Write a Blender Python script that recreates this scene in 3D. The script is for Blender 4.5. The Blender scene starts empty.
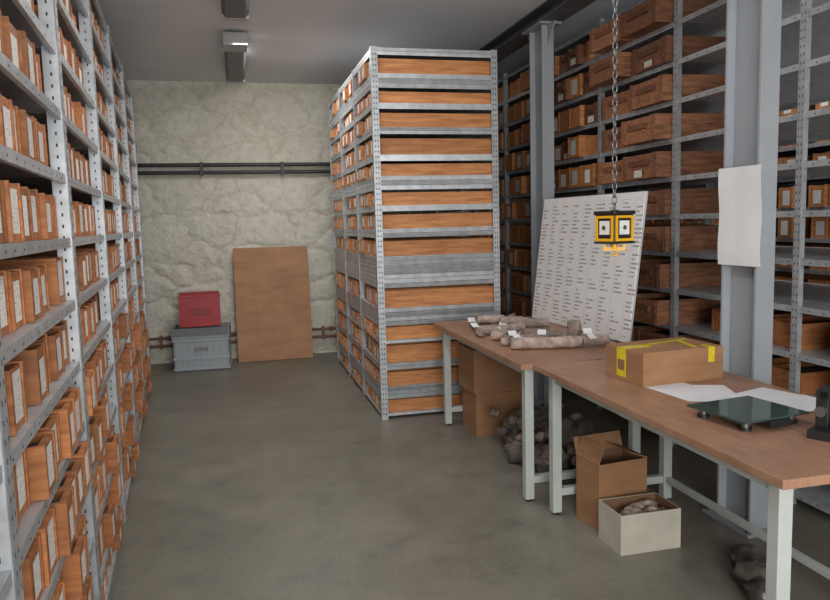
import bpy, math, random
from mathutils import Matrix, Vector, noise
random.seed(7)
D=bpy.data; C=bpy.context
R=random.uniform

# ------------------------------------------------------------ materials
def nm(name):
    m=D.materials.new(name); m.use_nodes=True
    nt=m.node_tree; b=nt.nodes['Principled BSDF']
    return m,nt,b
def N(nt,t,**kw):
    n=nt.nodes.new(t)
    for k,v in kw.items(): setattr(n,k,v)
    return n
def coords(nt,scale=(1,1,1),kind='Object'):
    tc=N(nt,'ShaderNodeTexCoord'); mp=N(nt,'ShaderNodeMapping')
    nt.links.new(tc.outputs[kind],mp.inputs[0]); mp.inputs['Scale'].default_value=scale
    return mp.outputs[0]
def noisen(nt,vec,scale,detail=4,rough=.6):
    n=N(nt,'ShaderNodeTexNoise'); n.inputs['Scale'].default_value=scale
    n.inputs['Detail'].default_value=detail; n.inputs['Roughness'].default_value=rough
    nt.links.new(vec,n.inputs['Vector']); return n.outputs['Fac']
def ramp(nt,fac,stops):
    r=N(nt,'ShaderNodeValToRGB'); e=r.color_ramp.elements
    while len(e)<len(stops): e.new(.5)
    for i,(p,c) in enumerate(stops):
        e[i].position=p; e[i].color=(*c,1)
    nt.links.new(fac,r.inputs[0]); return r.outputs[0]
def mul(nt,a,b,t='MULTIPLY',fac=1.0):
    m=N(nt,'ShaderNodeMix',data_type='RGBA',blend_type=t); m.inputs[0].default_value=fac
    nt.links.new(a,m.inputs[6]); nt.links.new(b,m.inputs[7]); return m.outputs[2]
def tint(nt,col):
    a=N(nt,'ShaderNodeAttribute'); a.attribute_name='tint'
    v=N(nt,'ShaderNodeVectorMath',operation='SCALE')
    nt.links.new(col,v.inputs[0]); nt.links.new(a.outputs['Fac'],v.inputs['Scale'])
    return v.outputs[0]
def bump(nt,b,h,strength=.3,dist=.01):
    bp=N(nt,'ShaderNodeBump'); bp.inputs['Strength'].default_value=strength; bp.inputs['Distance'].default_value=dist
    nt.links.new(h,bp.inputs['Height']); nt.links.new(bp.outputs[0],b.inputs['Normal'])
def simple(name,c1,c2=None,scale=8,sc=(1,1,1),rough=.6,metal=0,bmp=0,usetint=True,detail=4,lo=.35,hi=.65,bd=.004):
    m,nt,b=nm(name)
    c2=c2 or tuple(x*.8 for x in c1)
    f=noisen(nt,coords(nt,sc),scale,detail)
    col=ramp(nt,f,[(lo,c2),(hi,c1)])
    if usetint: col=tint(nt,col)
    nt.links.new(col,b.inputs['Base Color'])
    b.inputs['Roughness'].default_value=rough; b.inputs['Metallic'].default_value=metal
    if bmp: bump(nt,b,f,bmp,bd)
    return m
M={}
M['wood']=simple('pine_box_wood',(.64,.29,.105),(.41,.155,.055),scale=3,sc=(1.5,9,14),rough=.6,bmp=.15)
M['orangewood']=simple('stained_box_wood',(.56,.22,.075),(.34,.118,.04),scale=3,sc=(1.5,9,14),rough=.6,bmp=.15)
M['darkwood']=simple('aged_box_wood',(.34,.150,.075),(.15,.065,.036),scale=4,sc=(2,9,14),rough=.6,bmp=.2)
M['steel']=simple('galvanised_steel',(.54,.57,.60),(.40,.43,.46),scale=14,rough=.4,metal=.4,detail=3)
M['hole']=simple('punched_hole_shadow',(.05,.05,.052),rough=.9)
M['label']=simple('paper_label',(.84,.80,.76),(.42,.38,.37),scale=60,sc=(1,1,3),rough=.8,lo=.34,hi=.46)
M['fill']=simple('core_fill',(.12,.11,.10),(.05,.05,.045),scale=30,rough=.9)
M['paint']=simple('grey_paint_steel',(.35,.38,.415),(.31,.34,.375),scale=3,rough=.45)
M['darksteel']=simple('dark_beam_paint',(.10,.11,.12),(.07,.075,.085),scale=5,rough=.5)
M['leg']=simple('bench_leg_paint',(.50,.54,.52),(.44,.48,.46),scale=5,rough=.45)
M['card']=simple('cardboard',(.37,.20,.10),(.30,.155,.075),scale=5,sc=(1,1,4),rough=.8)
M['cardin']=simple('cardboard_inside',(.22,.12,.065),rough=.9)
M['whitecard']=simple('white_carton_board',(.56,.53,.46),(.45,.42,.36),scale=5,rough=.7)
M['tape']=simple('yellow_tape',(.80,.66,.03),(.65,.50,.02),scale=40,rough=.4)
M['paper']=simple('white_paper',(.74,.76,.79),(.68,.70,.73),scale=3,rough=.8)
M['black']=simple('black_plastic',(.018,.018,.02),(.012,.012,.013),scale=5,rough=.4)
M['yellow']=simple('yellow_plastic',(.88,.46,.01),(.78,.39,.01),scale=5,rough=.35)
M['lens']=simple('frosted_lens',(.80,.82,.78),(.70,.72,.68),scale=20,rough=.25)
M['red']=simple('red_plastic',(.44,.015,.025),(.36,.01,.02),scale=4,rough=.4)
M['greyplastic']=simple('grey_crate_plastic',(.40,.44,.48),(.36,.40,.44),scale=4,rough=.5)
M['rock']=simple('core_rock',(.44,.34,.29),(.20,.165,.15),scale=18,rough=.85,bmp=.5)
M['bag']=simple('plastic_bag_film',(.20,.19,.165),(.06,.055,.045),scale=9,rough=.3,bmp=.5)
M['ply']=simple('plywood_sheet',(.48,.25,.13),(.36,.18,.09),scale=2.2,sc=(1,1,3.5),rough=.6,detail=8)
M['pipe']=simple('dark_pipe',(.035,.037,.04),rough=.45)
M['redpipe']=simple('rusty_pipe',(.24,.10,.07),(.14,.07,.055),scale=9,rough=.6)
M['lampgrey']=simple('fixture_housing',(.15,.155,.16),(.12,.125,.13),scale=4,rough=.5)
M['lampcap']=simple('fixture_endcap',(.42,.43,.43),rough=.5)
M['chain']=simple('chain_steel',(.25,.26,.27),rough=.35,metal=.8)

def benchmat():
    m,nt,b=nm('bench_top_wood')
    f=noisen(nt,coords(nt,(9,1.2,1)),5,6)
    g=noisen(nt,coords(nt,(1,1,1)),2.5,4)
    c=ramp(nt,f,[(.3,(.32,.17,.105)),(.7,(.45,.255,.165))])
    g2=ramp(nt,g,[(.35,(.8,.8,.8)),(.6,(1,1,1))])
    nt.links.new(mul(nt,c,g2),b.inputs['Base Color']); b.inputs['Roughness'].default_value=.42
    return m
M['bench']=benchmat()
def glassmat():
    m,nt,b=nm('tinted_glass_plate')
    f=noisen(nt,coords(nt),3,2); c=ramp(nt,f,[(.3,(.05,.09,.08)),(.7,(.07,.12,.105))])
    nt.links.new(c,b.inputs['Base Color']); b.inputs['Roughness'].default_value=.06
    b.inputs['Transmission Weight'].default_value=.35
    return m
M['glass']=glassmat()
def floormat():
    m,nt,b=nm('worn_concrete_floor')
    v=coords(nt)
    f=noisen(nt,v,.8,7,.62); g=noisen(nt,v,4,10,.72); h=noisen(nt,v,60,3,.6)
    c=ramp(nt,f,[(.3,(.155,.146,.119)),(.52,(.205,.194,.161)),(.72,(.26,.246,.208))])
    g2=ramp(nt,g,[(.32,(.72,.72,.71)),(.48,(.96,.96,.95)),(.66,(1.10,1.09,1.06))])
    h2=ramp(nt,h,[(.35,(.88,.88,.88)),(.65,(1.06,1.06,1.06))])
    nt.links.new(mul(nt,mul(nt,c,g2),h2),b.inputs['Base Color'])
    rr=N(nt,'ShaderNodeMapRange'); nt.links.new(g,rr.inputs[0])
    rr.inputs[3].default_value=.28; rr.inputs[4].default_value=.55
    nt.links.new(rr.outputs[0],b.inputs['Roughness'])
    bump(nt,b,h,.06,.002); return m
M['floor']=floormat()
def wallmat():
    m,nt,b=nm('whitewashed_stone_wall')
    v=coords(nt,(1,1,1.6))
    vor=N(nt,'ShaderNodeTexVoronoi',feature='DISTANCE_TO_EDGE'); vor.inputs['Scale'].default_value=2.3
    wn=N(nt,'ShaderNodeTexNoise'); wn.inputs['Scale'].default_value=3; nt.links.new(v,wn.inputs['Vector'])
    add=N(nt,'ShaderNodeMix',data_type='VECTOR'); add.inputs[0].default_value=.22
    nt.links.new(v,add.inputs[4]); nt.links.new(wn.outputs['Color'],add.inputs[5])
    nt.links.new(add.outputs[1],vor.inputs['Vector'])
    joint=ramp(nt,vor.outputs['Distance'],[(0,(0,0,0)),(.16,(1,1,1))])
    f=noisen(nt,coords(nt),5,6,.6); f2=noisen(nt,coords(nt),1.1,3); f3=noisen(nt,coords(nt),12,7,.72)
    c=ramp(nt,f3,[(.3,(.62,.595,.51)),(.55,(.78,.76,.675))])
    c2=ramp(nt,f2,[(.35,(.90,.90,.88)),(.6,(1,1,1))])
    jm=ramp(nt,vor.outputs['Distance'],[(0,(.90,.89,.86)),(.05,(1,1,1))])
    nt.links.new(mul(nt,mul(nt,c,c2),jm),b.inputs['Base Color']); b.inputs['Roughness'].default_value=.85
    j2=N(nt,'ShaderNodeMath',operation='MULTIPLY'); nt.links.new(joint,j2.inputs[0]); j2.inputs[1].default_value=.3
    s=N(nt,'ShaderNodeMath',operation='MULTIPLY_ADD'); nt.links.new(f,s.inputs[0]); s.inputs[1].default_value=1.0
    nt.links.new(j2.outputs[0],s.inputs[2])
    bump(nt,b,s.outputs[0],.75,.085); return m
M['wall']=wallmat()
M['plaster']=simple('plaster_wall',(.50,.49,.45),(.45,.44,.41),scale=2,rough=.9,usetint=False,bmp=.1)
M['ceil']=simple('painted_ceiling',(.80,.81,.84),(.75,.76,.79),scale=1.2,rough=.85,usetint=False,bmp=.05)
def chartmat():
    m,nt,b=nm('printed_chart')
    tc=N(nt,'ShaderNodeTexCoord'); sp=N(nt,'ShaderNodeSeparateXYZ'); nt.links.new(tc.outputs['Object'],sp.inputs[0])
    def mth(op,a,bv=None,cv=None):
        n=N(nt,'ShaderNodeMath',operation=op)
        for i,x in enumerate((a,bv,cv)):
            if x is None: continue
            if isinstance(x,(int,float)): n.inputs[i].default_value=x
            else: nt.links.new(x,n.inputs[i])
        return n.outputs[0]
    cxs=mth('MULTIPLY',sp.outputs[0],6.5); rys=mth('MULTIPLY',sp.outputs[2],38.0)
    fx=mth('FRACT',cxs); fy=mth('FRACT',rys); col=mth('FLOOR',cxs); row=mth('FLOOR',rys)
    cc=N(nt,'ShaderNodeCombineXYZ'); nt.links.new(col,cc.inputs[0]); nt.links.new(row,cc.inputs[1])
    wn=N(nt,'ShaderNodeTexWhiteNoise',noise_dimensions='3D'); nt.links.new(cc.outputs[0],wn.inputs['Vector'])
    sc=N(nt,'ShaderNodeSeparateColor'); nt.links.new(wn.outputs['Color'],sc.inputs[0])
    ln=mth('MULTIPLY_ADD',sc.outputs[0],.5,.28)
    on=mth('GREATER_THAN',sc.outputs[1],.16)
    txt=mth('MULTIPLY',mth('MULTIPLY',mth('GREATER_THAN',fx,.10),mth('LESS_THAN',fx,ln)),mth('MULTIPLY',mth('LESS_THAN',fy,.38),on))
    wv=noisen(nt,coords(nt,(70,1,38)),1.0,1); txt=mth('MULTIPLY',txt,mth('GREATER_THAN',wv,.40))
    rule=mth('MULTIPLY',mth('GREATER_THAN',fx,.975),.5)
    k=mth('MAXIMUM',txt,rule)
    mg=mth('MULTIPLY',mth('GREATER_THAN',sp.outputs[2],.03),mth('LESS_THAN',sp.outputs[2],.87))
    c=ramp(nt,mth('MULTIPLY',mth('MULTIPLY',k,mg),.65),[(0,(.78,.79,.80)),(1,(.05,.05,.06))])
    nt.links.new(c,b.inputs['Base Color']); b.inputs['Roughness'].default_value=.5
    return m
M['chart']=chartmat()

# ------------------------------------------------------------ mesh builder
class MB:
    def __init__(s): s.v=[];s.f=[];s.m=[];s.t=[];s.sm=[];s.mats=[]
    def mi(s,k):
        if k not in s.mats: s.mats.append(k)
        return s.mats.index(k)
    def add(s,vs,fs,mat,tint=1.0,X=None,smooth=False):
        o=len(s.v); mi=s.mi(mat)
        for p in vs:
            p=Vector(p)
            if X is not None: p=X@p
            s.v.append(p)
        for f in fs:
            s.f.append([o+i for i in f]); s.m.append(mi); s.t.append(tint); s.sm.append(smooth)
    def box(s,x0,x1,y0,y1,z0,z1,mat,tint=1.0,X=None):
        if x0>x1:x0,x1=x1,x0
        if y0>y1:y0,y1=y1,y0
        vs=[(x,y,z) for z in(z0,z1) for y in(y0,y1) for x in(x0,x1)]
        s.add(vs,[(0,2,3,1),(4,5,7,6),(0,1,5,4),(2,6,7,3),(0,4,6,2),(1,3,7,5)],mat,tint,X)
    def cyl(s,p0,p1,r,mat,n=16,tint=1.0,X=None,r2=None,rough=0):
        p0=Vector(p0);p1=Vector(p1);d=(p1-p0).normalized(); r2=r if r2 is None else r2
        a=d.orthogonal().normalized(); b=d.cross(a)
        vs=[];K=6 if rough else 1
        for k in range(K+1):
            q=p0.lerp(p1,k/K); rr=r+(r2-r)*k/K
            for i in range(n):
                t=2*math.pi*i/n; o=a*math.cos(t)+b*math.sin(t)
                w=rr
                if rough: w=rr*(1+rough*noise.noise((q+o*rr)*22))
                vs.append(q+o*w)
        fs=[]
        for k in range(K):
            for i in range(n):
                j=(i+1)%n; fs.append((k*n+i,k*n+j,(k+1)*n+j,(k+1)*n+i))
        s.add(vs,fs,mat,tint,X,True)
        s.add(vs[:n],[tuple(range(n))[::-1]],mat,tint,X); s.add(vs[-n:],[tuple(range(n))],mat,tint,X)
    def torus(s,c,Rl,Rw,r,mat,rotz,n=14,k=6):
        vs=[];fs=[]
        for i in range(n):
            t=2*math.pi*i/n; ce=Vector((Rw*math.cos(t),0,Rl*math.sin(t))); nrm=Vector((math.cos(t),0,math.sin(t)))
            for j in range(k):
                u=2*math.pi*j/k; vs.append(ce+nrm*r*math.cos(u)+Vector((0,1,0))*r*math.sin(u))
        for i in range(n):
            for j in range(k):
                fs.append((i*k+j,((i+1)%n)*k+j,((i+1)%n)*k+(j+1)%k,i*k+(j+1)%k))
        s.add(vs,fs,mat,1,Matrix.Translation(c)@Matrix.Rotation(rotz,4,'Z'),True)
    def blob(s,c,rx,ry,rz,mat,seed=0,amp=.3,tint=1.0,n=14,m=10,freq=1.6):
        vs=[];fs=[]
        for j in range(m+1):
            ph=math.pi*j/m
            for i in range(n):
                t=2*math.pi*i/n; d=Vector((math.sin(ph)*math.cos(t),math.sin(ph)*math.sin(t),math.cos(ph)))
                w=1+amp*noise.noise(d*freq+Vector((seed*3.1,seed,0)))+amp*.4*noise.noise(d*freq*3+Vector((seed,0,9)))
                z=c[2]+d.z*rz*w
                vs.append((c[0]+d.x*rx*w,c[1]+d.y*ry*w,max(z,c[2]-rz*.85)))
        for j in range(m):
            for i in range(n):
                k=(i+1)%n; fs.append((j*n+i,(j+1)*n+i,(j+1)*n+k,j*n+k))
        s.add(vs,fs,mat,tint,None,True)
    def obj(s,name,parent=None,loc=None,rot=None):
        me=D.meshes.new(name); me.from_pydata([tuple(v) for v in s.v],[],s.f)
        for k in s.mats: me.materials.append(M[k])
        me.polygons.foreach_set('material_index',s.m); me.polygons.foreach_set('use_smooth',s.sm)
        a=me.attributes.new('tint','FLOAT','FACE'); a.data.foreach_set('value',s.t)
        me.update(); o=D.objects.new(name,me); C.collection.objects.link(o)
        if parent: o.parent=parent
        if loc: o.location=loc
        if rot: o.rotation_euler=rot
        return o
def empty(name,loc=(0,0,0),rot=(0,0,0)):
    e=D.objects.new(name,None); C.collection.objects.link(e); e.location=loc; e.rotation_euler=rot; e.empty_display_size=.1
    return e
def bev(o,w=.003,seg=2):
    m=o.modifiers.new('bevel','BEVEL'); m.width=w; m.segments=seg; m.limit_method='ANGLE'

# ------------------------------------------------------------ room
XL,XR,YB,YF,ZC=-2.3,6.0,8.65,-2.2,3.18
def slab(name,b,mat):
    mb=MB(); mb.box(*b,mat); return mb.obj(name)
slab('floor',(XL-.2,XR+.2,YF-.2,YB+.2,-.1,0),'floor')
slab('ceiling',(XL-.2,XR+.2,YF-.2,YB+.2,ZC,ZC+.1),'ceil')
slab('wall_back',(XL-.2,XR+.2,YB,YB+.2,0,ZC),'wall')
slab('wall_front',(XL-.2,XR+.2,YF-.2,YF,0,ZC),'plaster')
slab('wall_left',(XL-.2,XL,YF,YB,0,ZC),'plaster')
slab('wall_right',(XR,XR+.2,YF,YB,0,ZC),'plaster')

# ------------------------------------------------------------ racks
def upright(mb,x,y,h,s,w=.045):
    mb.box(x-s*.002,x+s*.002,y-w/2,y+w/2,0,h,'steel',1.0)
    mb.box(x,x+s*.045,y-.0015,y+.0015,0,h,'steel')
    if w>.05: mb.box(x-s*.002,x+s*.05,y-w/2,y-w/2+.003,0,h,'steel',1.0)
    z=.04
    while z<h-.03:
        for dy in(-w*.25,w*.25):
            yy=y+dy; e=x-s*.0026
            mb.add([(e,yy-.003,z),(e,yy+.003,z),(e,yy+.003,z+.012),(e,yy-.003,z+.012)],[(0,1,2,3) if s<0 else (3,2,1,0)],'hole')
        if w>.05:
            yy=y-w/2-.0006; xx=x+s*.025
            mb.add([(xx-.003,yy,z),(xx+.003,yy,z),(xx+.003,yy,z+.012),(xx-.003,yy,z+.012)],[(0,1,2,3)],'hole')
        z+=.04
def endpost(mb,x0,x1,y,h,d):
    mb.box(x0,x1,y,y+.003,0,h,'steel',1.0); z=.04
    while z<h-.03:
        for xx in (x0+(x1-x0)*.3,x0+(x1-x0)*.7):
            mb.add([(xx-.004,y-.0006,z),(xx+.004,y-.0006,z),(xx+.004,y-.0006,z+.013),(xx-.004,y-.0006,z+.013)],[(0,1,2,3)],'hole')
        z+=.04
def tray(mb,s,x0,L,yc,w,z,h,wood='wood',t=1.0,ang=0,label=True):
    X=Matrix.Translation((x0,yc,z))@Matrix.Rotation(ang,4,'Z')
    th=.014; t2=t*R(.9,1.1)
    def bx(a,b,c,d,e,f,m,tt): mb.box(s*a,s*b,c,d,e,f,m,tt,X)
    bx(0,L,-w/2,-w/2+th,0,h,wood,t2); bx(0,L,w/2-th,w/2,0,h,wood,t*R(.9,1.1))
    bx(.004,.022,-w/2+th,w/2-th,0,h-.004,wood,t); bx(L-.022,L-.004,-w/2+th,w/2-th,0,h-.004,wood,t)
    bx(.022,L-.022,-w/2+th,w/2-th,.002,.012,wood,t)
    bx(.024,L-.024,-w/2+th+.002,w/2-th-.002,.012,h*.8,'fill',1)
    if wood=='darkwood':
        bx(-.012,.004,-w*.28,w*.28,h*.52,h*.74,wood,t*.6)
        for q in (-w/2+.02,w/2-.05): bx(-.004,.004,q,q+.03,.0,h,wood,t*.8)
    if label:
        lw=min(w*R(.42,.6),.1); lh=min(h*R(.6,.82),.12); ly=R(-.012,.012); lz=h*.1+R(0,.01)
        e=s*.0025
        if wood=='darkwood': e=-s*.0045; lh*=.4; lz=.01
        q=[(e,ly-lw/2,lz),(e,ly+lw/2,lz),(e,ly+lw/2,lz+lh),(e,ly-lw/2,lz+lh)]
        mb.add(q,[(0,1,2,3) if s<0 else (3,2,1,0)],'label',R(.8,1.1),X)
def rack(name,loc,rz,s,posts,depth,h,levels,fill,endlip=False,pw=.045):
    root=empty(name,loc,(0,0,rz))
    u=MB()
    for y in posts:
        upright(u,0,y,h,s,pw); upright(u,s*depth,y,h,-s)
    if endlip:
        endpost(u,0,s*.05,posts[0]-.024,h,0); endpost(u,s*(depth-.05),s*depth,posts[0]-.024,h,0)
        endpost(u,0,s*.05,posts[-1]+.022,h,0)
    u.obj('uprights',root)
    sh=MB(); bx=MB()
    for b in range(len(posts)-1):
        y0,y1=posts[b]+.003,posts[b+1]-.003
        for li,(a,t) in enumerate(levels):
            tt=R(.9,1.1)
            sh.box(s*.006,s*(depth-.006),y0,y1,t-.004,t-.001,'steel',tt)
            n=max(1,round((t-a)/.036)); hh=(t-a)/n
            for k in range(n):
                zz=a+k*hh
                sh.box(s*.004,s*.008,y0+.02,y1-.02,zz+.003,zz+hh,'steel',tt*R(.88,1.08))
                sh.box(s*(depth-.008),s*(depth-.004),y0+.02,y1-.02,zz+.003,zz+hh,'steel',tt)
                sh.box(s*.008,s*.02,y0+.02,y1-.02,zz+.003,zz+.006,'steel',tt)
                if endlip and b==0:
                    q=tt*R(.85,1.25); X=Matrix.Translation((0,y0-.012,zz))@Matrix.Rotation(R(.05,.5) if n>1 else .05,4,'X')
                    sh.box(s*.01,s*(depth-.01),0,.003,.003,hh,'steel',q,X)
                    sh.box(s*.01,s*(depth-.01),-.002,.008,hh-.004,hh,'steel',1.25,X)
            yy=y0+.06
            while yy<y1-.05:
                zc=t-.018; e=s*.0032
                sh.add([(e,yy-.005,zc-.003),(e,yy+.005,zc-.003),(e,yy+.005,zc+.003),(e,yy-.005,zc+.003)],[(0,1,2,3) if s<0 else (3,2,1,0)],'hole')
                yy+=.1
            nxt=levels[li+1][0] if li+1<len(levels) else None
            if nxt: fill(bx,b,li,y0+.03,y1-.03,t,nxt-t)
    sh.obj('shelves',root)
    if bx.v: bx.obj('wooden_core_boxes',root)
    return root

def fill_left(mb,b,li,y0,y1,z,hm):
    y=y0; low=(z<1.0)
    while True:
        w=R(.145,.165)
        if y+w>y1: break
        h=min(hm-.03,R(.14,.155))
        if R(0,1)<.03: y+=w; continue
        out=R(-.045,-.02) if not low else R(-.04,.03)
        tray(mb,-1,out,.94,y+w/2,w-.006,z,h,'orangewood',R(.62,1.15),R(-.006,.006))
        y+=w+R(.003,.018)
lev=[(.03,.06)]+[(.17+.22*k,.205+.22*k) for k in range(13)]
rack('storage_rack',(-.365,0,0),math.atan(.0725),-1,[.4,1.6,2.8,4.0,5.2,6.4,7.6],1.0,2.87,lev,fill_left,False,.056)

# middle rack
def zz(y): return .00781*(414-y)
ml=[(411,404+6.5),(394,381),(364,357),(337,333.5),(319,301),(281,249),(231,222),(205,199),(184,170),(156,149.5),(130,123),(106,100),(86,72),(55,48)]
lips=[(max(.01,zz(a)),zz(b)) for a,b in ml]; lips[0]=(.02,.045)
wh=[.115,.11,.135,.10,.135,.115,.11,.10,.092,.125,.11,.09,.115]
def fill_mid(mb,b,li,y0,y1,z,hm):
    y=y0-.015
    while y+.15<y1+.001:
        w=R(.15,.165)
        if y+w>y1+.01: break
        h=min(wh[li],hm-.012)
        tray(mb,1,R(-.02,.03) if y>y0+.01 or b else .008,.975,y+w/2,w-.006,z,h,'wood',R(.8,1.15),0)
        y+=w+R(.002,.012)
rack('storage_rack',(1.04,5.485,0),0,1,[0,.85,1.70,2.55],1.0,2.865,lips,fill_mid,True)

# right rack
def fill_right(mb,b,li,y0,y1,z,hm):
    y=y0
    if b in (0,1):
        if li>3: return
        while y+.26<y1:
            if R(0,1)<.75: tray(mb,1,R(.0,.15),.9,y+.13,.24,z,R(.12,.16),'orangewood',R(.55,.95),R(-.03,.03),False)
            y+=.27
        return
    if b==2:
        w=.45
        while y+w<y1+.02:
            tray(mb,1,R(-.13,.02),.62,y+w/2,w-.02,z,min(hm-.045,R(.16,.19)),'darkwood',R(.8,1.8),R(-.03,.03),R(0,1)<.2); y+=w+.02
        return
    while y+.22<y1+.02:
        tray(mb,1,R(-.05,.03),.95,y+.11,.205,z,min(hm-.04,R(.15,.19)),'wood' if b>3 or R(0,1)<.5 else 'darkwood',R(.7,1.1),0,R(0,1)<.6); y+=.225
lr=[(.05,.085)]+[(.05+.245*k,.085+.245*k) for k in range(1,13)]
rack('storage_rack',(2.78,0,0),0,1,[2.07,3.12,4.20,5.20,6.22,7.25,8.28],1.0,3.06,lr,fill_right)
def fill_far(mb,b,li,y0,y1,z,hm):
    y=y0
    while y+.17<y1:
        if R(0,1)<.9: tray(mb,1,R(-.02,.03),.9,y+.085,.16,z,.17,'wood',R(.7,1.1),0,True)
        y+=.175
rack('storage_rack',(4.45,0,0),0,1,[.2,1.4,2.6,3.8,5.0,6.2,7.4],1.0,2.86,[(.05+.25*k,.085+.25*k) for k in range(12)],fill_far)

# ------------------------------------------------------------ steel columns + beam
ZB=3.07
def column(name,x,y):
    mb=MB(); w,d,f=.10,.25,.013
    mb.box(x,x+w,y,y+f,0,ZB,'paint'); mb.box(x,x+w,y+d-f,y+d,0,ZB,'paint')
    mb.box(x+w/2-.005,x+w/2+.005,y+f,y+d-f,0,ZB,'paint')
    mb.box(x-.05,x+w+.05,y-.05,y+d+.05,0,.015,'paint')
    for dx in(-.03,w+.03):
        for dy in (-.025,d+.025): mb.cyl((x+dx,y+dy,.015),(x+dx,y+dy,.035),.012,'darksteel',6)
    mb.box(x-.04,x+w+.04,y-.06,y+d+.06,ZB-.015,ZB,'paint')
    for sy,yy in ((-1,y),(1,y+d)):
        X0=x+w/2-.006; X1=x+w/2+.006
        mb.add([(X0,yy,ZB-.17),(X1,yy,ZB-.17),(X0,yy,ZB-.015),(X1,yy,ZB-.015),(X0,yy+sy*.14,ZB-.015),(X1,yy+sy*.14,ZB-.015)],[(0,1,3,2),(0,2,4),(1,5,3),(0,4,5,1),(2,3,5,4)],'paint')
    return mb.obj(name)
column('steel_column',2.35,2.885); column('steel_column',2.40,5.42)
mb=MB(); bxx=2.35
mb.box(bxx,bxx+.2,YF+.02,YB-.01,ZB+.001,ZB+.013,'darksteel'); mb.box(bxx,bxx+.2,YF+.02,YB-.01,3.168,3.179,'darksteel')
mb.box(bxx+.094,bxx+.106,YF+.02,YB-.01,ZB+.013,3.168,'darksteel')
mb.obj('ceiling_beam')
mb=MB(); X=Matrix.Translation((2.342,2.975,1.3))
vs=[];fs=[];n=12
for i in range(n+1):
    for j in range(n+1):
        u=i/n;v=j/n; vs.append((-.003-.008*math.sin(u*3)*(1-v)-.03*max(0,u-.6)-.004*math.sin(v*9),-.13+.285*u+.008*v,.47*v))
for i in range(n):
    for j in range(n): a=i*(n+1)+j; fs.append((a,a+1,a+n+2,a+n+1))
mb.add(vs,fs,'paper',1.05,X,True)
mb.obj('notice_paper')

# ------------------------------------------------------------ ceiling lamps, pipes
def lamp(y0,y1,x=.07):
    root=empty('ceiling_light_fixture',(x,y0,3.06)); L=y1-y0
    mb=MB(); prof=[(-.095,.09),(-.095,.03),(-.07,.0),(.07,.0),(.095,.03),(.095,.09)]
    vs=[(a,0,b) for a,b in prof]+[(a,L,b) for a,b in prof]; n=len(prof)
    fs=[(i,i+1,i+1+n,i+n) for i in range(n-1)]+[(5,0,n,2*n-1),tuple(range(n))[::-1],tuple(range(n,2*n))]
    mb.add(vs,fs,'lampgrey'); mb.obj('diffuser_housing',root)
    mb=MB(); mb.box(-.1,.1,-.012,.25,-.004,.1,'lampcap'); mb.box(-.1,.1,L-.03,L+.01,-.004,.1,'lampcap')
    mb.box(-.03,.03,L*.25,L*.25+.06,.09,.118,'lampcap');mb.box(-.03,.03,L*.75,L*.75+.06,.09,.118,'lampcap')
    bev(mb.obj('end_caps',root),.004)
lamp(6.38,8.0); lamp(4.2,5.62)
mb=MB()
for z in(2.25,2.165): mb.cyl((XL+.1,YB-.07,z),(3.0,YB-.07,z),.022,'pipe',12)
for x in (-1.2,-.35,.55,1.4,2.4):
    mb.box(x-.015,x+.015,YB-.1,YB,2.13,2.28,'pipe')
mb.obj('wall_pipes')
mb=MB()
for z in(.30,.21):
    mb.cyl((XL+.1,YB-.07,z),(3.0,YB-.07,z),.017,'redpipe',10)
for x in (-.9,-.2,.95,1.8): mb.box(x-.012,x+.012,YB-.095,YB-.02,.18,.33,'redpipe'); mb.cyl((x+.06,YB-.07,.3),(x+.12,YB-.07,.3),.026,'redpipe',10)
mb.obj('heating_pipes')

mb=MB(); mb.box(-.425,.425,-.009,.009,0,1.31,'ply')
for x in(-.2,-.02,.15): mb.box(x,x+.006,-.0102,-.009,.1,1.2,'ply',.85)
mb.obj('plywood_sheet',None,(.37,8.36,.004),(-math.asin(.145),0,0))

# crates
root=empty('plastic_storage_crate',(-.43,8.24,0),(0,0,math.radians(-2)))
mb=MB(); w,d,h=.29,.19,.36
for (x0,x1,y0,y1) in ((-w,w,-d,-d+.008),(-w,w,d-.008,d),(-w,-w+.008,-d,d),(w-.008,w,-d,d)): mb.box(x0,x1,y0,y1,.01,h,'greyplastic')
mb.box(-w,w,-d,d,.005,.015,'greyplastic')
for z in (.015,.13,.33): 
    mb.box(-w-.008,w+.008,-d-.01,-d,z,z+.02,'greyplastic',1.1); mb.box(-w-.008,-w,-d,d,z,z+.02,'greyplastic',1.1); mb.box(w,w+.008,-d,d,z,z+.02,'greyplastic',1.1)
    mb.box(-w,w,d,d+.01,z,z+.02,'greyplastic',1.1)
for i in range(9):
    x=-w+.02+i*(2*w-.05)/8; mb.box(x,x+.008,-d-.008,-d,.03,.33,'greyplastic',.95)
mb.box(-.07,.07,-d-.0105,-d-.009,.22,.26,'greyplastic',.6)
mb.obj('crate_body',root)
mb=MB()
mb.box(-w-.012,w+.012,-d-.014,d+.012,.362,.38,'greyplastic',.9)
for x in (-.2,0,.2): mb.box(x-.09,x+.09,-d-.005,d,.38,.40,'greyplastic',.6)
for x in (-w,w): mb.box(x-.012,x+.012,-d-.01,d,.38,.47,'greyplastic',.7)
mb.box(-w,w,-d-.012,-d-.002,.38,.47,'greyplastic',.45)
mb.box(-w,w,d-.012,d-.002,.38,.47,'greyplastic',.6)
mb.obj('crate_tray',root)
root=empty('red_storage_bin',(-.44,8.26,.475),(0,0,math.radians(3)))
mb=MB(); w,d,h=.215,.13,.36
mb.box(-w,w,-.13,-.12,0,h*.95,'red'); mb.box(-w,w,.12,.13,0,h,'red')
for x in(-w,w-.01): mb.box(x,x+.01,-.12,.12,0,h*.97,'red')
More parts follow.
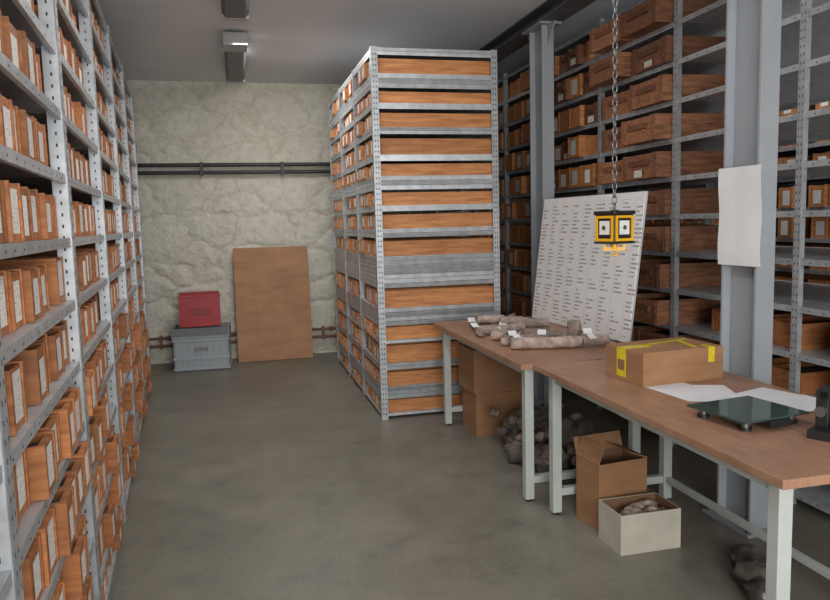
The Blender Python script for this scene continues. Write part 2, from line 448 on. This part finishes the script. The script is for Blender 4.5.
mb.box(-w,w,-.13,.13,0,.01,'red'); mb.box(-w-.008,w+.008,-.14,-.13,h*.9,h*.97,'red',1.1); mb.box(-w,w,-.14,-.13,.0,.03,'red',1.1)
mb.box(-.1,.1,-.134,-.13,.12,.2,'red',.7)
bev(mb.obj('bin_shell',root),.004)

# ------------------------------------------------------------ workbenches
def bench(x0,y0,y1):
    L=y1-y0; W=.80; root=empty('workbench',(x0,y0,0))
    mb=MB(); mb.box(0,W,0,L,.755,.785,'bench'); bev(mb.obj('bench_top',root),.003)
    mb=MB(); t=.05
    for y in (.07,L-.07-t):
        mb.box(.05,.05+t,y,y+t,.012,.73,'leg'); mb.box(W-.05-t,W-.05,y,y+t,.012,.73,'leg')
        mb.box(.05+t,W-.05-t,y+.005,y+t-.005,.10,.14,'leg'); mb.box(.05,W-.05,y,y+t,.73,.755,'leg')
        for x in(.05,W-.05-t): mb.cyl((x+t/2,y+t/2,0),(x+t/2,y+t/2,.013),.019,'black',12)
    mb.box(W-.09,W-.06,.07+t,L-.07-t,.105,.135,'leg')
    mb.box(.06,.085,.07+t,L-.07-t,.705,.754,'leg'); mb.box(W-.085,W-.06,.07+t,L-.07-t,.705,.754,'leg')
    bev(mb.obj('steel_frame',root),.003)
bench(1.42,3.50,5.26); bench(1.485,1.69,3.48)

# chart panel leaning
cl=math.hypot(1.31,.06)
root=empty('chart_board',(2.19,5.16,.790),(0,0,math.atan2(-1.31,.06)))
mb=MB(); mb.box(0,cl,-.004,.006,0,.91,'chart')
mb.obj('printed_panel',root,(0,0,0),(-math.asin(.125),0,0))
mb=MB(); mb.box(-.006,cl+.006,.0065,.014,-.0,.914,'paper',.7)
for x in(.2,1.1): mb.box(x,x+.03,.014,.03,0,.9,'wood',.8)
mb.obj('backing_frame',root,(0,0,0),(-math.asin(.125),0,0))

# rock cores on bench
mb=MB(); zt=.785
def core(x,y,L,r,a,t=1.0,zo=0,rg=.14):
    dx,dy=math.cos(a)*L/2,math.sin(a)*L/2
    mb.cyl((x-dx,y-dy,zt+r+.004+zo),(x+dx,y+dy,zt+r+.004+zo),r,'rock',16,t,None,None,rg)
core(1.64,3.91,.22,.034,-.24,1.2);core(1.84,3.865,.20,.034,-.12,1.3); core(2.03,3.85,.17,.033,-.0,1.15)
mb.cyl((2.03,4.12,zt+.001),(2.03,4.12,zt+.12),.045,'rock',14,.9,None,.04,.2)
random.seed(21)
for i in range(12):
    y=4.08+i*.078; core(1.68+R(-.06,.22),y,R(.14,.28),R(.024,.033),R(-.75,.35),R(.65,1.3),rg=.22)
for i in range(5): core(R(1.65,1.9),R(4.15,4.75),R(.1,.2),.027,R(-.8,.5),R(.7,1.3),zo=.056,rg=.22)
for i in range(22):
    mb.blob((R(1.50,2.05),R(4.05,5.1),zt+.024),R(.02,.045),R(.02,.04),.026,'rock',i,.6,R(.7,1.3))
random.seed(5)
for (x,y) in ((1.60,4.08),(1.98,3.795),(1.7,4.5),(1.56,4.75),(1.9,4.4),(1.62,4.3),(2.05,3.98),(1.78,4.05),(1.75,4.85),(1.58,3.96),(1.85,4.6),(1.5,4.5)):
    X=Matrix.Translation((x,y,zt+.074))@Matrix.Rotation(R(-.6,.4),4,'Z')@Matrix.Rotation(R(.4,.8),4,'X')
    mb.box(-.026,.026,-.02,.02,0,.001,'paper',R(.95,1.15),X)
mb.obj('rock_core_samples')

# cardboard boxes
def carton(name,loc,rz,w,d,h,mat='card',closed=True,flaps=False,inner='cardin',contents=None):
    root=empty(name,loc,(0,0,rz)); mb=MB(); t=.005
    mb.box(0,w,0,t,0,h,mat); mb.box(0,w,d-t,d,0,h,mat,.9); mb.box(0,t,t,d-t,0,h,mat,.95); mb.box(w-t,w,t,d-t,0,h,mat,.95)
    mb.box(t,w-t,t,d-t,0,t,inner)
    if closed:
        mb.box(0,w,0,d/2-.001,h,h+.004,mat,1.05); mb.box(0,w,d/2+.001,d,h,h+.004,mat,1.0)
    else:
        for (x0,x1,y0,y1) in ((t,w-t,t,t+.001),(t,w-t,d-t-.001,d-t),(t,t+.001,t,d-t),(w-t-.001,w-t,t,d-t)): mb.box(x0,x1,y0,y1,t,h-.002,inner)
    if flaps:
        X=Matrix.Translation((0,d,h))@Matrix.Rotation(math.radians(-20),4,'X'); mb.box(0,w,-.004,0,0,d*.42,mat,.9,X)
        X=Matrix.Translation((0,0,h))@Matrix.Rotation(math.radians(20),4,'Y'); mb.box(-.004,0,0,d,0,w*.33,mat,1,X)
        X=Matrix.Translation((w,0,h))@Matrix.Rotation(math.radians(-70),4,'Y'); mb.box(0,.004,0,d,0,w*.4,mat,1.1,X)
    mb.obj('carton_walls',root)
    if contents:
        c=MB(); random.seed(3)
        for i in range(16): c.blob((R(.05,w-.05),R(.05,d-.05),R(h*.5,h*.85)),.045,.04,.03,contents,i,.4,R(.8,1.3))
        c.obj('carton_contents',root)
    return root
r_=carton('cardboard_box',(1.73,2.83,zt+.001),math.radians(5),.44,.29,.15)
mb=MB()
mb.box(-.0015,.0,.13,.20,.02,.152,'tape'); mb.box(-.0025,-.0015,.14,.19,.05,.10,'card',.8)
mb.box(.0,.14,.13,.19,.154,.1555,'tape',.95)
X=Matrix.Translation((.2,.19,.1545))@Matrix.Rotation(.18,4,'Z'); mb.box(-.07,.22,-.012,.012,0,.001,'tape',.9,X)
X=Matrix.Translation((.33,.12,.1548))@Matrix.Rotation(1.3,4,'Z'); mb.box(-.1,.1,-.012,.012,0,.001,'tape',1,X)
mb.box(.355,.39,-.0015,0,.085,.154,'tape'); mb.box(.355,.39,0,.06,.154,.1556,'tape')
mb.obj('yellow_tape_strips',r_)
carton('cardboard_box',(1.60,4.80,0),0,.43,.32,.31)
carton('cardboard_box',(1.585,4.79,.316),math.radians(2),.44,.33,.31)
carton('cardboard_box',(1.665,3.11,0),math.radians(7),.285,.20,.34,closed=False,flaps=True)
carton('open_white_carton',(1.635,2.85,0),0,.31,.21,.19,'whitecard',False,inner='cardin',contents='rock')
# bags/rock piles
mb=MB(); random.seed(9)
for i,(x,y,rr) in enumerate(((1.85,4.45,.17),(2.0,4.1,.18),(1.72,4.2,.12),(1.80,3.95,.12),(2.02,3.75,.13),(1.9,4.25,.14))):
    mb.blob((x,y,rr*.72),rr,rr*.9,rr*.85,'bag',i,.35,R(.9,1.6),22,16,2.2)
for i in range(46): mb.blob((R(1.62,2.1),R(3.75,4.5),.12+R(0,.14)),R(.025,.05),.035,.03,'rock',i+20,.5,R(.35,.9))
mb.obj('bagged_rock_samples')
mb=MB()
for i,(x,y,rr) in enumerate(((2.02,2.45,.08),(1.97,2.33,.07),(2.1,2.58,.08))):
    mb.blob((x,y,rr*.6),rr,rr,rr*.7,'bag',i+7,.35,.6,18,12,2.2)
mb.obj('sample_bag')

# papers on bench
mb=MB()
for (x,y,a,w,h,k) in ((1.86,2.70,.1,.21,.297,0),(1.93,2.64,-.35,.21,.297,1),(2.09,2.50,.3,.297,.21,2),(2.12,2.36,.05,.297,.21,3)):
    X=Matrix.Translation((x,y,zt+.0012+k*.0015))@Matrix.Rotation(a,4,'Z'); mb.box(-w/2,w/2,-h/2,h/2,0,.001,'paper',1.1,X)
mb.obj('paper_sheets')
# glass scale
root=empty('glass_platform_scale',(1.81,2.255,zt),(0,0,math.radians(8)))
mb=MB(); mb.box(-.155,.155,-.14,.14,.035,.043,'glass'); bev(mb.obj('glass_plate',root),.002)
mb=MB()
for x in(-.11,.11):
    for y in(-.1,.1):
        mb.cyl((x,y,0),(x,y,.012),.022,'black',16); mb.cyl((x,y,.012),(x,y,.035),.014,'chain',14)
mb.box(-.12,.12,-.012,.012,.018,.034,'black'); mb.box(-.012,.012,-.1,.1,.016,.034,'black'); mb.box(-.05,.05,-.16,-.10,.012,.034,'black')
bev(mb.obj('scale_base',root),.002)
# microscope
root=empty('microscope',(1.96,1.95,zt),(0,0,math.radians(30)))
mb=MB(); mb.box(-.08,.08,-.12,.10,0,.03,'black'); mb.box(-.03,.03,.05,.09,.03,.16,'black')
mb.box(-.03,.03,-.06,.08,.13,.17,'black'); mb.cyl((0,-.05,.07),(0,-.05,.15),.028,'black',20)
mb.cyl((0,-.05,.05),(0,-.05,.08),.014,'chain',16); mb.box(-.055,.055,-.1,.04,.04,.048,'black')
for x in(-.025,.025): mb.cyl((x,-.05,.15),(x,-.12,.20),.015,'black',16)
for sx in(-1,1): mb.cyl((sx*.03,.07,.09),(sx*.05,.07,.09),.018,'chain',18)
bev(mb.obj('microscope_body',root),.003)

# hanging work light with chain
root=empty('hanging_work_light',(1.68,3.0,1.433),(0,0,math.radians(15.9)))
mb=MB(); a=.060
mb.box(-a,a,-a,a,.0,.13,'black'); mb.box(-a-.007,a+.007,-a-.007,a+.007,.125,.143,'black'); mb.box(-a-.007,a+.007,-a-.007,a+.007,-.006,.004,'black')
bev(mb.obj('housing',root),.006,3)
mb=MB()
for k in range(4):
    X=Matrix.Rotation(k*math.pi/2,4,'Z')
    def bx(*q): mb.box(*q[:6],q[6],1,X)
    yo=-a-.005
    bx(-.054,.054,yo,-a,.006,.018,'yellow');bx(-.054,.054,yo,-a,.110,.121,'yellow');bx(-.054,-.042,yo,-a,.018,.110,'yellow');bx(.042,.054,yo,-a,.018,.110,'yellow')
    bx(-.030,.030,yo+.002,-a,.036,.098,'lens')
    mb.cyl((0,-a-.007,.067),(0,-a-.002,.067),.010,'chain',14,1,X)
mb.obj('lamp_faces',root)
mb=MB(); mb.cyl((0,0,-.03),(0,0,-.006),.016,'yellow',16); mb.box(-.05,.05,-.012,.012,-.038,-.022,'yellow')
mb.box(-.05,-.036,-.012,.012,-.022,-.006,'yellow'); mb.box(.036,.05,-.012,.012,-.022,-.006,'yellow')
for i in range(8):
    a0=math.radians(90-i*30); a1=math.radians(90-(i+1)*30)
    mb.cyl((.013*math.cos(a0),0,-.049+.013*math.sin(a0)),(.013*math.cos(a1),0,-.049+.013*math.sin(a1)),.006,'yellow',8)
mb.obj('yellow_hook',root,None,(0,0,math.radians(-44)))
mb=MB(); z=.16; k=0
while z<1.745:
    mb.torus((0,0,z),.019,.010,.0032,'chain',(k%2)*math.pi/2+.4); z+=.031; k+=1
mb.cyl((0,0,.14),(0,0,.147),.02,'black',12)
mb.obj('suspension_chain',root)

# ------------------------------------------------------------ lights
def area(name,loc,tgt,sx,sy,p,col=(1,1,1)):
    l=D.lights.new(name,'AREA'); l.shape='RECTANGLE'; l.size=sx; l.size_y=sy; l.energy=p; l.color=col
    o=D.objects.new(name,l); C.collection.objects.link(o); o.location=loc
    o.rotation_euler=(Vector(tgt)-Vector(loc)).to_track_quat('-Z','Y').to_euler(); return o
area('rear_soft_fill',(.4,-1.9,1.7),(.8,6,2.7),2.6,1.6,195,(1,.98,.95))  # added soft light behind the camera, tilted up to brighten the ceiling; no window
area('ceiling_fill',(.45,3.8,3.15),(.45,3.8,0),.4,3.0,30,(1,.98,.94))  # fill light added over the aisle; the modelled fixtures are unlit
area('ceiling_fill_far',(.45,7.0,3.15),(.45,7.4,0),.8,1.4,36,(1,.98,.94))  # added fill over the far aisle end to brighten the back wall
area('right_aisle_fill',(4.1,3.8,3.15),(4.1,3.8,0),.3,5.0,34,(.95,.98,1))  # unseen area light added above the right aisle to light the racks there
w=D.worlds.new('World'); C.scene.world=w; w.use_nodes=True
w.node_tree.nodes['Background'].inputs[0].default_value=(.5,.52,.55,1); w.node_tree.nodes['Background'].inputs[1].default_value=.3
C.scene.view_settings.view_transform='Standard'

# ------------------------------------------------------------ camera
psi,th,rho=math.radians(13.7),math.radians(6.2),math.radians(1.5)
F=Vector((math.sin(psi)*math.cos(th),math.cos(psi)*math.cos(th),-math.sin(th)))
R0=Vector((math.cos(psi),-math.sin(psi),0)); U0=R0.cross(F)
Rr=R0*math.cos(rho)-U0*math.sin(rho); U=U0*math.cos(rho)+R0*math.sin(rho)
mat=Matrix((Rr,U,-F)).transposed().to_4x4(); mat.translation=Vector((0,0,1.55))
cam=D.cameras.new('camera'); cam.lens=720/830*36; cam.sensor_width=36; cam.clip_start=.05
co=D.objects.new('camera',cam); C.collection.objects.link(co); co.matrix_world=mat; C.scene.camera=co
